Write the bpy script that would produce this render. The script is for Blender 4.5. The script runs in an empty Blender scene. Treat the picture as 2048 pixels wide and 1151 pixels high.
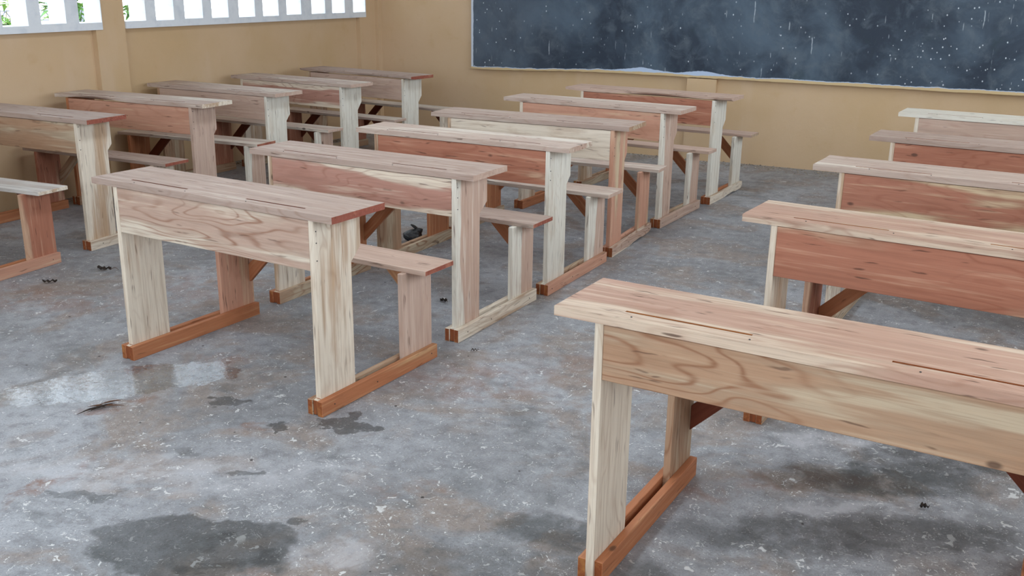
import bpy, bmesh, math, random
from mathutils import Vector, Matrix, noise
C = bpy.context.scene
COL = C.collection
random.seed(7)

# ------------------------------------------------------------------ camera
cd = bpy.data.cameras.new('camera')
cam = bpy.data.objects.new('camera', cd)
COL.objects.link(cam)
cd.sensor_width = 36
cd.lens = 34.736
cd.clip_start = 0.05
RV = Vector((0.8921205946, -0.1456537632, 0.4276749068)); UV_ = Vector((0.4516246913, 0.2613308522, -0.8530775603)); BV = Vector((0.0124893091, 0.9541966081, 0.2989194711))
cam.matrix_world = Matrix(((RV.x, RV.y, RV.z, 0), (UV_.x, UV_.y, UV_.z, 0), (BV.x, BV.y, BV.z, 1.54324), (0, 0, 0, 1)))
C.camera = cam
# ------------------------------------------------------------------ sky, exposure
w = bpy.data.worlds.new('overcast_sky'); C.world = w; w.use_nodes = True
bg = w.node_tree.nodes['Background']
bg.inputs[0].default_value = (0.78, 0.90, 1.0, 1)
bg.inputs[1].default_value = 6.5
C.view_settings.view_transform = 'Standard'
C.view_settings.look = 'None'
C.view_settings.gamma = 1
C.view_settings.use_curve_mapping = False
C.view_settings.exposure = 0.0
C.cycles.use_denoising = True
C.cycles.max_bounces = 8
C.cycles.diffuse_bounces = 5
C.cycles.caustics_reflective = False
C.cycles.caustics_refractive = False

def area(name, loc, rot, sx, sy, power, color=(1, 1, 1), portal=False):
    l = bpy.data.lights.new(name, 'AREA'); l.shape = 'RECTANGLE'; l.size = sx; l.size_y = sy
    l.energy = power; l.color = color
    if portal: l.cycles.is_portal = True
    o = bpy.data.objects.new(name, l); COL.objects.link(o); o.location = loc; o.rotation_euler = rot
    return o
PI = math.pi
# daylight portals in the window bands and added openings (they only guide the sky light)
area('daylight_portal', (-6.17, 3.6, 2.0), (0, -PI/2, 0), 1.75, 10.4, 1, portal=True)
area('daylight_portal', (1.51, 3.4, 1.95), (0, PI/2, 0), 1.62, 10.4, 1, portal=True)
area('daylight_portal', (-2.3, -2.11, 1.75), (PI/2, 0, 0), 6.8, 1.9, 1, portal=True)

area('daylight_portal', (-2.35, 3.6, 3.28), (0, 0, 0), .7, 8.0, 1, portal=True)

# ------------------------------------------------------------------ helpers
def tag(o, label=None, cat=None, group=None, kind=None):
    if label: o['label'] = label
    if cat: o['category'] = cat
    if group: o['group'] = group
    if kind: o['kind'] = kind
    return o

def link(name, me, mats, parent=None):
    o = bpy.data.objects.new(name, me); COL.objects.link(o)
    for m in (mats if isinstance(mats, (list, tuple)) else [mats]): me.materials.append(m)
    if parent: o.parent = parent
    return o

def bm_obj(name, bm, mats, parent=None, smooth=False):
    bmesh.ops.recalc_face_normals(bm, faces=bm.faces)
    me = bpy.data.meshes.new(name); bm.to_mesh(me); bm.free()
    if smooth:
        for p in me.polygons: p.use_smooth = True
    return link(name, me, mats, parent)

def box(bm, x0, x1, y0, y1, z0, z1):
    v = [bm.verts.new(c) for c in ((x0,y0,z0),(x1,y0,z0),(x1,y1,z0),(x0,y1,z0),(x0,y0,z1),(x1,y0,z1),(x1,y1,z1),(x0,y1,z1))]
    return [bm.faces.new([v[i] for i in f]) for f in ((3,2,1,0),(4,5,6,7),(0,1,5,4),(1,2,6,5),(2,3,7,6),(3,0,4,7))]

def prism(bm, pts, a0, a1, plane):
    """pts: 2D outline; plane 'yz' (extrude x), 'xz' (extrude y), 'xy' (extrude z)"""
    f = {'yz': lambda p, a: (a, p[0], p[1]), 'xz': lambda p, a: (p[0], a, p[1]), 'xy': lambda p, a: (p[0], p[1], a)}[plane]
    A = [bm.verts.new(f(p, a0)) for p in pts]; B = [bm.verts.new(f(p, a1)) for p in pts]
    n = len(pts)
    bm.faces.new(A); bm.faces.new(B[::-1])
    for i in range(n): bm.faces.new([A[i], B[i], B[(i+1) % n], A[(i+1) % n]])

def empty(name, loc, rz=0):
    o = bpy.data.objects.new(name, None); COL.objects.link(o); o.location = loc; o.rotation_euler = (0, 0, rz)
    o.empty_display_size = 0.2
    return o

class N:
    """tiny node-building helper"""
    def __init__(s, name):
        s.m = bpy.data.materials.new(name); s.m.use_nodes = True
        s.t = s.m.node_tree; s.b = s.t.nodes['Principled BSDF']
    def _in(s, sock, v):
        if v is None: return
        if isinstance(v, bpy.types.NodeSocket): s.t.links.new(v, sock)
        elif isinstance(v, (tuple, list)) and sock.type == 'RGBA' and len(v) == 3: sock.default_value = (*v, 1)
        else: sock.default_value = v
    def pos(s): return s.t.nodes.new('ShaderNodeNewGeometry').outputs['Position']
    def obj(s): return s.t.nodes.new('ShaderNodeTexCoord').outputs['Object']
    def attr(s, n):
        a = s.t.nodes.new('ShaderNodeAttribute'); a.attribute_name = n; return a.outputs['Vector']
    def sep(s, v):
        n = s.t.nodes.new('ShaderNodeSeparateXYZ'); s._in(n.inputs[0], v); return n.outputs
    def comb(s, x, y, z=0.0):
        n = s.t.nodes.new('ShaderNodeCombineXYZ'); s._in(n.inputs[0], x); s._in(n.inputs[1], y); s._in(n.inputs[2], z); return n.outputs[0]
    def vm(s, op, a, b=None, sc=None):
        n = s.t.nodes.new('ShaderNodeVectorMath'); n.operation = op; s._in(n.inputs[0], a)
        if b is not None: s._in(n.inputs[1], b)
        if sc is not None: s._in(n.inputs['Scale'], sc)
        return n.outputs['Value'] if op in ('LENGTH', 'DOT_PRODUCT', 'DISTANCE') else n.outputs[0]
    def ma(s, op, a, b=None, c=None, clamp=False):
        n = s.t.nodes.new('ShaderNodeMath'); n.operation = op; n.use_clamp = clamp
        s._in(n.inputs[0], a)
        if b is not None: s._in(n.inputs[1], b)
        if c is not None: s._in(n.inputs[2], c)
        return n.outputs[0]
    def noise(s, v, scale=1.0, detail=3.0, rough=.5, dist=0.0, color=False):
        n = s.t.nodes.new('ShaderNodeTexNoise'); s._in(n.inputs['Vector'], v); n.inputs['Scale'].default_value = scale
        n.inputs['Detail'].default_value = detail; n.inputs['Roughness'].default_value = rough; n.inputs['Distortion'].default_value = dist
        return n.outputs['Color' if color else 0]
    def vor(s, v, scale=1.0, rnd=1.0, out='Distance', feat='F1'):
        n = s.t.nodes.new('ShaderNodeTexVoronoi'); s._in(n.inputs['Vector'], v); n.inputs['Scale'].default_value = scale
        n.inputs['Randomness'].default_value = rnd; n.feature = feat
        return n.outputs[out]
    def ss(s, v, a, b, lo=0.0, hi=1.0):
        n = s.t.nodes.new('ShaderNodeMapRange'); n.interpolation_type = 'SMOOTHSTEP'
        s._in(n.inputs[0], v); n.inputs[1].default_value = a; n.inputs[2].default_value = b; n.inputs[3].default_value = lo; n.inputs[4].default_value = hi
        return n.outputs[0]
    def mix(s, f, a, b, mode='MIX'):
        n = s.t.nodes.new('ShaderNodeMix'); n.data_type = 'RGBA'; n.blend_type = mode
        s._in(n.inputs[0], f); s._in(n.inputs[6], a); s._in(n.inputs[7], b); return n.outputs[2]
    def bump(s, h, strength=.3, dist=.002):
        n = s.t.nodes.new('ShaderNodeBump'); s._in(n.inputs['Height'], h); n.inputs['Strength'].default_value = strength; n.inputs['Distance'].default_value = dist
        s.t.links.new(n.outputs[0], s.b.inputs['Normal'])
    def done(s, col=None, rough=None, spec=None):
        s._in(s.b.inputs['Base Color'], col); s._in(s.b.inputs['Roughness'], rough); s._in(s.b.inputs['Specular IOR Level'], spec)
        return s.m

def srgb(r, g, b):
    f = lambda c: ((c/255 + .055)/1.055)**2.4 if c > 10 else c/255/12.92
    return (f(r), f(g), f(b))

# ------------------------------------------------------------------ wood
def wood(name, sap, heart, bias=0.0, lines=.35, flecks=.5, edge=0.0, wob=1.0, rough=.62, ds=.26, gain=.95, front=0.0):
    """sap/heart colours; bias shifts towards heartwood (+) or sapwood (-); edge > 0 pushes sapwood to the board's long edges"""
    n = N(name)
    def dm(c):
        l = c[0]*.3 + c[1]*.59 + c[2]*.11
        return tuple((x*(1 - ds) + l*ds)*gain for x in c)
    sap, heart = dm(sap), dm(heart)
    g = n.attr('grain'); q = n.sep(n.attr('gnorm'))
    r = n.ma('MULTIPLY', q[2], 37.0)
    P = n.vm('ADD', g, n.comb(r, n.ma('MULTIPLY', r, 1.7), n.ma('MULTIPLY', r, .6)))
    warp = n.noise(n.vm('MULTIPLY', P, (1.6, 5, 5)), 1.0, 3, .5)
    band = n.noise(n.vm('MULTIPLY', P, (1.1, 7, 7)), 1.0, 3, .55)
    band2 = n.noise(n.vm('MULTIPLY', P, (.5, 22, 22)), 1.0, 3, .6)
    # distance from the board's centre line
    ac = n.ma('ABSOLUTE', n.ma('SUBTRACT', n.ma('ADD', q[1], n.ma('MULTIPLY', n.ma('SUBTRACT', warp, .5), .9*wob)), .5))
    h = n.ma('ADD', n.ma('MULTIPLY', n.ma('SUBTRACT', band, .5), 3.2), n.ma('MULTIPLY', n.ma('SUBTRACT', band2, .5), 1.6))
    h = n.ma('ADD', n.ma('ADD', h, .5 + bias), n.ma('MULTIPLY', n.ma('SUBTRACT', .3, ac), 4.0*edge))
    if front:   # sapwood stripe along the front edge of an upright board
        h = n.ma('ADD', n.ma('MULTIPLY', h, .35), n.ss(n.ma('ADD', q[1], n.ma('MULTIPLY', n.ma('SUBTRACT', warp, .5), .5)), front - .04, front + .1, -.6, 1.1))
    mask = n.ss(h, .25, .8)
    col = n.mix(mask, sap, heart)
    # growth rings cut on the flat
    ring = n.noise(n.vm('MULTIPLY', P, (1.2, 6.5, 6.5)), 1.0, 2, .45, .3)
    sn = n.ma('SINE', n.ma('MULTIPLY', n.ma('ADD', ring, n.ma('MULTIPLY', n.noise(n.vm('MULTIPLY', P, (6, 30, 30)), 1.0, 2), .03)), 95.0))
    sharp = n.ma('POWER', n.ma('MULTIPLY', n.ma('ADD', sn, 1.0), .5), 9.0)
    dk = (heart[0]*.62, heart[1]*.46, heart[2]*.38)
    rim = n.ma('MULTIPLY', n.ma('POWER', n.ma('MULTIPLY', n.ma('MULTIPLY', mask, n.ma('SUBTRACT', 1.0, mask)), 4.0), 3.0), .32 * min(1, lines*2))
    col = n.mix(rim, col, dk)
    col = n.mix(n.ma('MULTIPLY', n.ma('MULTIPLY', sharp, lines), n.ss(n.noise(n.vm('MULTIPLY', P, (1.5, 4, 4)), 1.0, 2), .38, .62)), col, dk)
    fib = n.noise(n.vm('MULTIPLY', P, (7, 260, 260)), 1.0, 3, .6)
    fib2 = n.noise(n.vm('MULTIPLY', P, (2.5, 55, 55)), 1.0, 3, .6)
    col = n.mix(n.ss(fib, .45, .75, 0, .34), col, tuple(c*.6 for c in heart))
    col = n.mix(n.ss(fib2, .50, .70, 0, .46), col, tuple(c*.72 for c in heart))
    col = n.mix(n.ss(fib2, .47, .28, 0, .40), col, tuple(min(1, c*1.18) for c in sap))
    sm = n.noise(n.vm('MULTIPLY', P, (3.5, 12, 12)), 1.0, 4, .65)
    col = n.mix(n.ss(sm, .52, .72, 0, .35), col, (heart[0]*.75, heart[1]*.66, heart[2]*.6))
    # saw marks, bark inclusions, knots
    fv = n.vm('MULTIPLY', n.vm('ADD', P, n.vm('SCALE', n.noise(n.vm('MULTIPLY', P, (9, 25, 25)), 1.0, 2, color=True), sc=.03)), (6, 85, 85))
    fl = n.vor(fv, 1.0)
    fr = n.sep(n.vor(fv, 1.0, out='Color'))
    fm = n.ma('MULTIPLY', n.ss(fl, .34, .12), n.ss(fr[0], .74, .80))
    col = n.mix(n.ma('MULTIPLY', fm, flecks), col, (.07, .028, .016))
    kv = n.vm('MULTIPLY', P, (7, 13, 13)); kd = n.vor(kv, 1.0); kr = n.sep(n.vor(kv, 1.0, out='Color'))
    km = n.ma('MULTIPLY', n.ss(kd, .16, .07), n.ss(kr[1], .90, .92))
    col = n.mix(n.ma('MULTIPLY', km, .75), col, (.06, .03, .02))
    n.bump(n.ma('ADD', n.ma('MULTIPLY', fib, .7), n.ma('MULTIPLY', fib2, 1.0)), .35, .0012)
    return n.done(col, n.ss(fib2, .3, .7, rough - .08, rough + .08), .35)

S_CREAM = srgb(228, 210, 186); S_WHITE = srgb(226, 218, 202); S_TAN = srgb(208, 182, 145)
H_PINK = srgb(202, 164, 141); H_RED = srgb(176, 112, 86); H_ORA = srgb(186, 116, 74); H_SAL = srgb(206, 146, 116); H_TAN = srgb(200, 160, 118)
WD = {
 'cream': wood('wood_cream', S_CREAM, H_TAN, -.25, .4, .5),
 'white': wood('wood_white', S_WHITE, S_TAN, -.55, .15, .45),
 'pinkmix': wood('wood_pink_mix', S_CREAM, H_PINK, .35, .95, .5, .55, ds=.22, gain=.88),
 'pink': wood('wood_pink', srgb(214, 186, 165), H_PINK, .9, .25, .6),
 'salmon': wood('wood_salmon', S_TAN, H_SAL, .55, .3, .6, .2, ds=.16),
 'red': wood('wood_red', srgb(205, 165, 135), H_RED, .65, .5, .7, .5, ds=.08, gain=.95),
 'redband': wood('wood_red_band', S_TAN, H_RED, .15, .3, .5, 1.0, ds=.12, gain=.95),
 'orange': wood('wood_orange', srgb(206, 160, 114), H_ORA, .7, .25, .5, ds=.06, gain=.90),
 'tan': wood('wood_tan', S_TAN, srgb(196, 146, 102), .0, .9, .6, gain=.84),
 'dark': wood('wood_dark', srgb(150, 85, 50), srgb(112, 52, 30), .6, .2, .3, ds=.0, gain=.85),
 'top': wood('wood_top', srgb(216, 198, 180), srgb(196, 164, 146), .6, .5, .6, .0, gain=.80),
 'toptan': wood('wood_top_tan', srgb(222, 206, 188), srgb(198, 168, 150), .1, .4, .7, gain=.92),
 'topsal': wood('wood_top_salmon', srgb(224, 194, 164), srgb(204, 154, 126), .35, .4, .8, .3, gain=.86),
 'greyed': wood('wood_greyed', srgb(218, 212, 206), srgb(200, 184, 174), .0, .2, .4, gain=.95),
 'stripe': wood('wood_stripe', S_WHITE, H_PINK, .25, .15, .6, front=.24, ds=.2),
 'halfstripe': wood('wood_half_stripe', S_WHITE, H_PINK, .25, .15, .6, front=.42, ds=.2),
 'pinkband': wood('wood_pink_band', S_CREAM, srgb(190, 134, 114), .15, .5, .6, 1.0, ds=.18),
 'endred': wood('wood_end_red', srgb(176, 112, 88), srgb(150, 80, 62), .4, 0, .9, ds=.05),
 'endora': wood('wood_end_orange', srgb(172, 112, 62), srgb(140, 74, 38), .3, 0, .9, ds=.0, gain=.9),
}

def set_grain(o, axis, rnd=None):
    """axis: 'x','y','z' or a unit vector; stores along / across / depth (metres) for the wood shader"""
    me = o.data; rnd = random.random() if rnd is None else rnd
    ax = {'x': Vector((1, 0, 0)), 'y': Vector((0, 1, 0)), 'z': Vector((0, 0, 1))}.get(axis) if isinstance(axis, str) else Vector(axis)
    cs = [v.co for v in me.vertices]
    ex = [max(c[i] for c in cs) - min(c[i] for c in cs) for i in range(3)]
    order = [i for i in sorted(range(3), key=lambda i: -ex[i]) if abs(ax[i]) < .5] or [1]
    ac = Vector((0, 0, 0)); ac[order[0]] = 1
    ac = (ac - ax*ac.dot(ax)).normalized(); dp = ax.cross(ac)
    a = [(c.dot(ax), c.dot(ac), c.dot(dp)) for c in cs]
    mn = [min(p[i] for p in a) for i in range(3)]; mx = [max(p[i] for p in a) for i in range(3)]
    g = me.attributes.new('grain', 'FLOAT_VECTOR', 'POINT'); q = me.attributes.new('gnorm', 'FLOAT_VECTOR', 'POINT')
    for i, p in enumerate(a):
        g.data[i].vector = (p[0], p[1], p[2])
        q.data[i].vector = ((p[0]-mn[0])/max(1e-4, mx[0]-mn[0]), (p[1]-mn[1])/max(1e-4, mx[1]-mn[1]), rnd)
    return ax

def wood_part(name, bm, axis, mat, parent, end=None, bev=.0016, rnd=None, jit=.0008):
    if bev:
        bmesh.ops.bevel(bm, geom=bm.edges[:], offset=bev, segments=1, affect='EDGES', clamp_overlap=True)
    for v in bm.verts:
        p = v.co*6 + Vector((len(name) % 7, parent.location.x*3, parent.location.y*5))
        v.co += noise.noise_vector(p)*jit
    o = bm_obj(name, bm, [WD[mat], WD[end or mat]], parent)
    ax = set_grain(o, axis, rnd)
    for p in o.data.polygons:
        if abs(p.normal.dot(ax)) > .8: p.material_index = 1
    return o

# ------------------------------------------------------------------ desks
KEYS = ['L', 'D', 't', 'a', 'tl', 'yf', 'wt', 'wb', 'zn', 'zm', 'hr', 'tr', 'ry0', 'ry1', 'sL', 'sz', 'st', 'sy0', 'sy1', 'by0', 'by1', 'pb', 'H', 'ox', 'oy', 'sox']
DESKS = {
    'M1': (-2.6450, 2.6970, -0.0736, [1.27, 0.2898, 0.0209, 0.5282, 0.0232, -0.007, 0.2532, 0.1941, 0.5894, 0.5398, 0.0607, 0.0238, -0.0084, 0.7162, 1.26, 0.4337, 0.0199, 0.5411, 0.7391, 0.514, 0.7165, 0.5456, 0.7561, -0.0147, 0.0108, -0.0073]),
    'M2': (-2.5980, 3.5980, -0.0479, [1.258, 0.2861, 0.0209, 0.5297, 0.0232, -0.007, 0.2586, 0.1925, 0.5869, 0.5425, 0.0601, 0.0238, -0.0142, 0.7187, 1.259, 0.4334, 0.0199, 0.544, 0.7452, 0.5044, 0.7154, 0.5614, 0.7531, -0.0098, 0.0059, -0.0098]),
    'M3': (-2.5370, 4.4030, -0.0279, [1.285, 0.2721, 0.0209, 0.5295, 0.0232, -0.007, 0.2487, 0.2019, 0.5751, 0.538, 0.0576, 0.0238, -0.0209, 0.7356, 1.264, 0.4326, 0.0199, 0.5346, 0.7431, 0.5166, 0.735, 0.5614, 0.7583, -0.0072, 0.0085, 0.0007]),
    'M4': (-2.5260, 5.2090, 0.0163, [1.277, 0.2889, 0.0209, 0.5378, 0.0232, -0.007, 0.2298, 0.1906, 0.573, 0.5375, 0.0582, 0.0238, -0.0072, 0.7041, 1.267, 0.4326, 0.0199, 0.5522, 0.7184, 0.5124, 0.71, 0.5614, 0.7595, -0.0119, 0.0033, 0.006]),
    'M5': (-2.4970, 6.0680, -0.0656, [1.293, 0.2766, 0.0209, 0.5266, 0.0232, -0.007, 0.2431, 0.196, 0.5893, 0.5462, 0.0595, 0.0238, -0.0108, 0.7219, 1.27, 0.4349, 0.0199, 0.5631, 0.7185, 0.5139, 0.7221, 0.5614, 0.7663, -0.0064, 0.0031, 0.0116]),
    'M6': (-2.4130, 6.9390, -0.0634, [1.3, 0.2739, 0.0209, 0.5286, 0.0232, -0.007, 0.2555, 0.2003, 0.5786, 0.5315, 0.0563, 0.0238, -0.0214, 0.7102, 1.268, 0.4408, 0.0199, 0.5568, 0.7319, 0.5073, 0.7278, 0.5614, 0.7644, -0.0042, 0.0011, 0.0075]),
    'L1': (-5.1350, 2.8690, 0.0587, [1.275, 0.2844, 0.0209, 0.5307, 0.0232, -0.007, 0.2428, 0.1957, 0.5828, 0.5395, 0.0591, 0.0238, -0.0147, 0.7117, 1.264, 0.4351, 0.0199, 0.5446, 0.742, 0.5175, 0.7199, 0.5614, 0.76, 0, 0, 0.0011]),
    'L2': (-5.2130, 3.8580, 0.0201, [1.266, 0.2847, 0.0209, 0.5237, 0.0232, -0.007, 0.2365, 0.2007, 0.5875, 0.5548, 0.0561, 0.0238, -0.0161, 0.7177, 1.259, 0.4306, 0.0199, 0.5387, 0.7395, 0.5318, 0.7211, 0.5614, 0.7596, -0.0182, -0.0065, -0.0079]),
    'L3': (-5.2050, 4.6960, 0.0479, [1.27, 0.2822, 0.0209, 0.5396, 0.0232, -0.007, 0.2283, 0.1946, 0.5721, 0.5412, 0.0591, 0.0238, -0.0147, 0.7177, 1.266, 0.4326, 0.0199, 0.5311, 0.7374, 0.5175, 0.7211, 0.5614, 0.7598, 0.0034, 0.0014, -0.0112]),
    'L4': (-5.2440, 5.5120, -0.0353, [1.265, 0.2883, 0.0209, 0.5398, 0.0232, -0.007, 0.238, 0.1933, 0.5819, 0.5364, 0.0591, 0.0238, -0.0147, 0.7177, 1.263, 0.4323, 0.0199, 0.5489, 0.7297, 0.5175, 0.7211, 0.5614, 0.7525, -0.0069, -0.0043, -0.0011]),
    'L5': (-5.1870, 6.3300, -0.0710, [1.272, 0.2724, 0.0209, 0.537, 0.0232, -0.007, 0.2395, 0.1874, 0.5938, 0.5349, 0.0591, 0.0238, -0.0147, 0.695, 1.262, 0.4222, 0.0199, 0.5471, 0.71, 0.5175, 0.7211, 0.5614, 0.7517, -0.001, 0.0023, -0.0042]),
    'L6': (-5.0810, 7.0710, -0.1117, [1.263, 0.2977, 0.0209, 0.5393, 0.0232, -0.007, 0.2393, 0.1933, 0.5831, 0.5322, 0.0591, 0.0238, -0.0147, 0.7177, 1.264, 0.4328, 0.0199, 0.5457, 0.7339, 0.5175, 0.7211, 0.5614, 0.7596, -0.0074, -0.0026, 0]),
    'R1': (-0.3200, 2.1240, -0.0606, [1.276, 0.2863, 0.0209, 0.5291, 0.0232, -0.007, 0.2428, 0.2033, 0.5828, 0.5395, 0.0643, 0.0238, 0.0002, 0.7229, 1.264, 0.4328, 0.0199, 0.5457, 0.7339, 0.5396, 0.7222, 0.5864, 0.7606, -0.0029, -0.0079, 0]),
    'R2': (-0.1710, 3.3400, -0.0984, [1.275, 0.2867, 0.0209, 0.5321, 0.0232, -0.007, 0.2428, 0.1957, 0.5828, 0.5395, 0.0591, 0.0238, -0.0333, 0.7177, 1.264, 0.4328, 0.0199, 0.5457, 0.7339, 0.5175, 0.7211, 0.5524, 0.7601, 0.0002, 0.0062, 0]),
    'R3': (-0.1300, 4.5110, -0.0743, [1.277, 0.2948, 0.0209, 0.5269, 0.0232, -0.007, 0.2428, 0.1957, 0.5828, 0.5395, 0.0591, 0.0238, -0.0147, 0.7177, 1.264, 0.4328, 0.0199, 0.5457, 0.7339, 0.5175, 0.7211, 0.5614, 0.7631, -0.0049, -0.0123, 0]),
    'R4': (-0.0380, 5.5760, -0.0784, [1.276, 0.2845, 0.0209, 0.5297, 0.0232, -0.007, 0.2428, 0.1957, 0.5828, 0.5395, 0.0591, 0.0238, -0.0147, 0.7177, 1.264, 0.4328, 0.0199, 0.5457, 0.7339, 0.5175, 0.7211, 0.5614, 0.7591, -0.0021, -0.0069, 0]),
    'R5': (-0.0230, 6.7270, -0.0770, [1.274, 0.286, 0.0209, 0.5327, 0.0232, -0.007, 0.2428, 0.1957, 0.5828, 0.5395, 0.0591, 0.0238, -0.0147, 0.7177, 1.264, 0.4328, 0.0199, 0.5457, 0.7339, 0.5175, 0.7211, 0.5614, 0.76, 0.0008, -0.0019, 0]),
}

def grid_top(L0, L1, Y0, Y1, Z0, Z1, cuts_y, grooves, waney, seed):
    """top board as a cell field: grooves = list of (x0,x1,y0,y1,depth); cuts_y = full-length joints (y, width, depth)"""
    bm = bmesh.new()
    xs = {L0, L1}; ys = {Y0, Y1}
    for g in grooves: xs |= {g[0], g[1]}; ys |= {g[2], g[3]}
    for y, wd, dp in cuts_y: ys |= {y, y + wd}
    k = 36
    for i in range(1, k): xs.add(L0 + (L1-L0)*i/k)
    xs = sorted(xs); ys = sorted(ys)
    nx, ny = len(xs)-1, len(ys)-1
    def zt(i, j):
        xm, ym = (xs[i]+xs[i+1])/2, (ys[j]+ys[j+1])/2
        z = Z1
        for g in grooves:
            if g[0] < xm < g[1] and g[2] < ym < g[3]: z = min(z, Z1 - g[4])
        for y, wd, dp in cuts_y:
            if y < ym < y + wd: z = min(z, Z1 - dp)
        return z
    H = [[zt(i, j) for j in range(ny)] for i in range(nx)]
    vc = {}
    def wy(x, y, z):
        # slightly wavy long edges; waney boards lose part of their lower front arris
        if y == Y0:
            y += noise.noise(Vector((x*3, seed, 0)))*.0025
            if waney and z < Z1 - .005:
                m = noise.noise(Vector((x*2.3, seed*3.1, 5)))
                z = z + max(0, m + waney*.3)*.02*waney; y += max(0, m)*.02*waney
        if y == Y1: y += noise.noise(Vector((x*3, seed, 9)))*.003
        if x == L1: x += noise.noise(Vector((y*30, seed, 3)))*.0035
        if x == L0: x += noise.noise(Vector((y*30, seed, 4)))*.0035
        return (x, y, z)
    def V(x, y, z):
        kk = (round(x, 5), round(y, 5), round(z, 5))
        if kk not in vc: vc[kk] = bm.verts.new(wy(x, y, z))
        return vc[kk]
    def F(*p):
        v = [V(*a) for a in p]
        try: bm.faces.new(v)
        except ValueError: pass
    for i in range(nx):
        for j in range(ny):
            a, b, c, d, z = xs[i], xs[i+1], ys[j], ys[j+1], H[i][j]
            F((a,c,z),(b,c,z),(b,d,z),(a,d,z)); F((a,d,Z0),(b,d,Z0),(b,c,Z0),(a,c,Z0))
            for (ii, jj, p1, p2) in ((i+1, j, (b,c), (b,d)), (i, j+1, (b,d), (a,d)), (i-1, j, (a,d), (a,c)), (i, j-1, (a,c), (b,c))):
                inside = 0 <= ii < nx and 0 <= jj < ny
                z2 = H[ii][jj] if inside else Z0
                if z2 < z - 1e-6: F((*p1, z2), (*p2, z2), (*p2, z), (*p1, z))
    return bm

STY = {  # materials per desk: top, front edge handled by grain; end of top, panel, left leg, right leg, seat, seat end, bench legs, outer runner, inner runner
 'M1': dict(top='top', tend='endred', panel='pinkmix', ll='cream', rl='cream', seat='pink', send='endred', bl='salmon', br='pink', ro='orange', ri='tan', lo='orange', li='orange', brace='orange'),
 'M2': dict(top='top', tend='pink', panel='pinkband', ll='cream', rl='stripe', seat='top', send='endred', bl='orange', br='halfstripe', ro='cream', ri='cream', lo='orange', li='tan', brace='orange'),
 'M3': dict(top='toptan', tend='pinkmix', panel='red', ll='tan', rl='white', seat='toptan', send='pink', bl='orange', br='halfstripe', ro='salmon', ri='tan', lo='tan', li='tan', brace='orange'),
 'M4': dict(top='top', tend='tan', panel='cream', ll='cream', rl='salmon', seat='toptan', send='pink', bl='orange', br='salmon', ro='pinkmix', ri='salmon', lo='orange', li='tan', brace='orange'),
 'M5': dict(top='toptan', tend='pink', panel='salmon', ll='cream', rl='stripe', seat='pink', send='pink', bl='orange', br='stripe', ro='pink', ri='tan', lo='orange', li='orange', brace='orange'),
 'M6': dict(top='pink', tend='pink', panel='red', ll='cream', rl='white', seat='pink', send='tan', bl='orange', br='white', ro='cream', ri='orange', lo='tan', li='tan', brace='orange'),
 'L1': dict(top='greyed', tend='cream', panel='cream', ll='cream', rl='cream', seat='greyed', send='cream', bl='salmon', br='red', ro='salmon', ri='orange', lo='orange', li='orange', brace='dark'),
 'L2': dict(top='top', tend='endred', panel='tan', ll='cream', rl='cream', seat='top', send='endred', bl='red', br='cream', ro='cream', ri='tan', lo='orange', li='orange', brace='tan'),
 'L3': dict(top='toptan', tend='cream', panel='salmon', ll='orange', rl='pink', seat='toptan', send='endred', bl='orange', br='stripe', ro='cream', ri='tan', lo='tan', li='tan', brace='dark'),
 'L4': dict(top='toptan', tend='pink', panel='pink', ll='tan', rl='white', seat='toptan', send='pink', bl='red', br='stripe', ro='cream', ri='tan', lo='tan', li='tan', brace='dark'),
 'L5': dict(top='toptan', tend='pink', panel='pinkband', ll='cream', rl='white', seat='toptan', send='pink', bl='red', br='cream', ro='cream', ri='tan', lo='tan', li='tan', brace='dark'),
 'L6': dict(top='top', tend='endred', panel='pink', ll='tan', rl='white', seat='toptan', send='pink', bl='red', br='cream', ro='cream', ri='tan', lo='tan', li='tan', brace='dark'),
 'R1': dict(top='topsal', tend='tan', panel='tan', ll='cream', rl='cream', seat='topsal', send='tan', bl='tan', br='tan', ro='orange', ri='orange', lo='orange', li='orange', brace='dark'),
 'R2': dict(top='topsal', tend='orange', panel='red', ll='cream', rl='cream', seat='tan', send='tan', bl='red', br='red', ro='tan', ri='tan', lo='orange', li='tan', brace='orange'),
 'R3': dict(top='toptan', tend='cream', panel='redband', ll='cream', rl='cream', seat='tan', send='tan', bl='tan', br='tan', ro='tan', ri='tan', lo='tan', li='tan', brace='orange'),
 'R4': dict(top='top', tend='cream', panel='red', ll='cream', rl='cream', seat='tan', send='tan', bl='tan', br='tan', ro='tan', ri='tan', lo='tan', li='tan', brace='orange'),
 'R5': dict(top='white', tend='cream', panel='pink', ll='cream', rl='cream', seat='tan', send='tan', bl='tan', br='tan', ro='tan', ri='tan', lo='tan', li='tan', brace='orange'),
}
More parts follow.
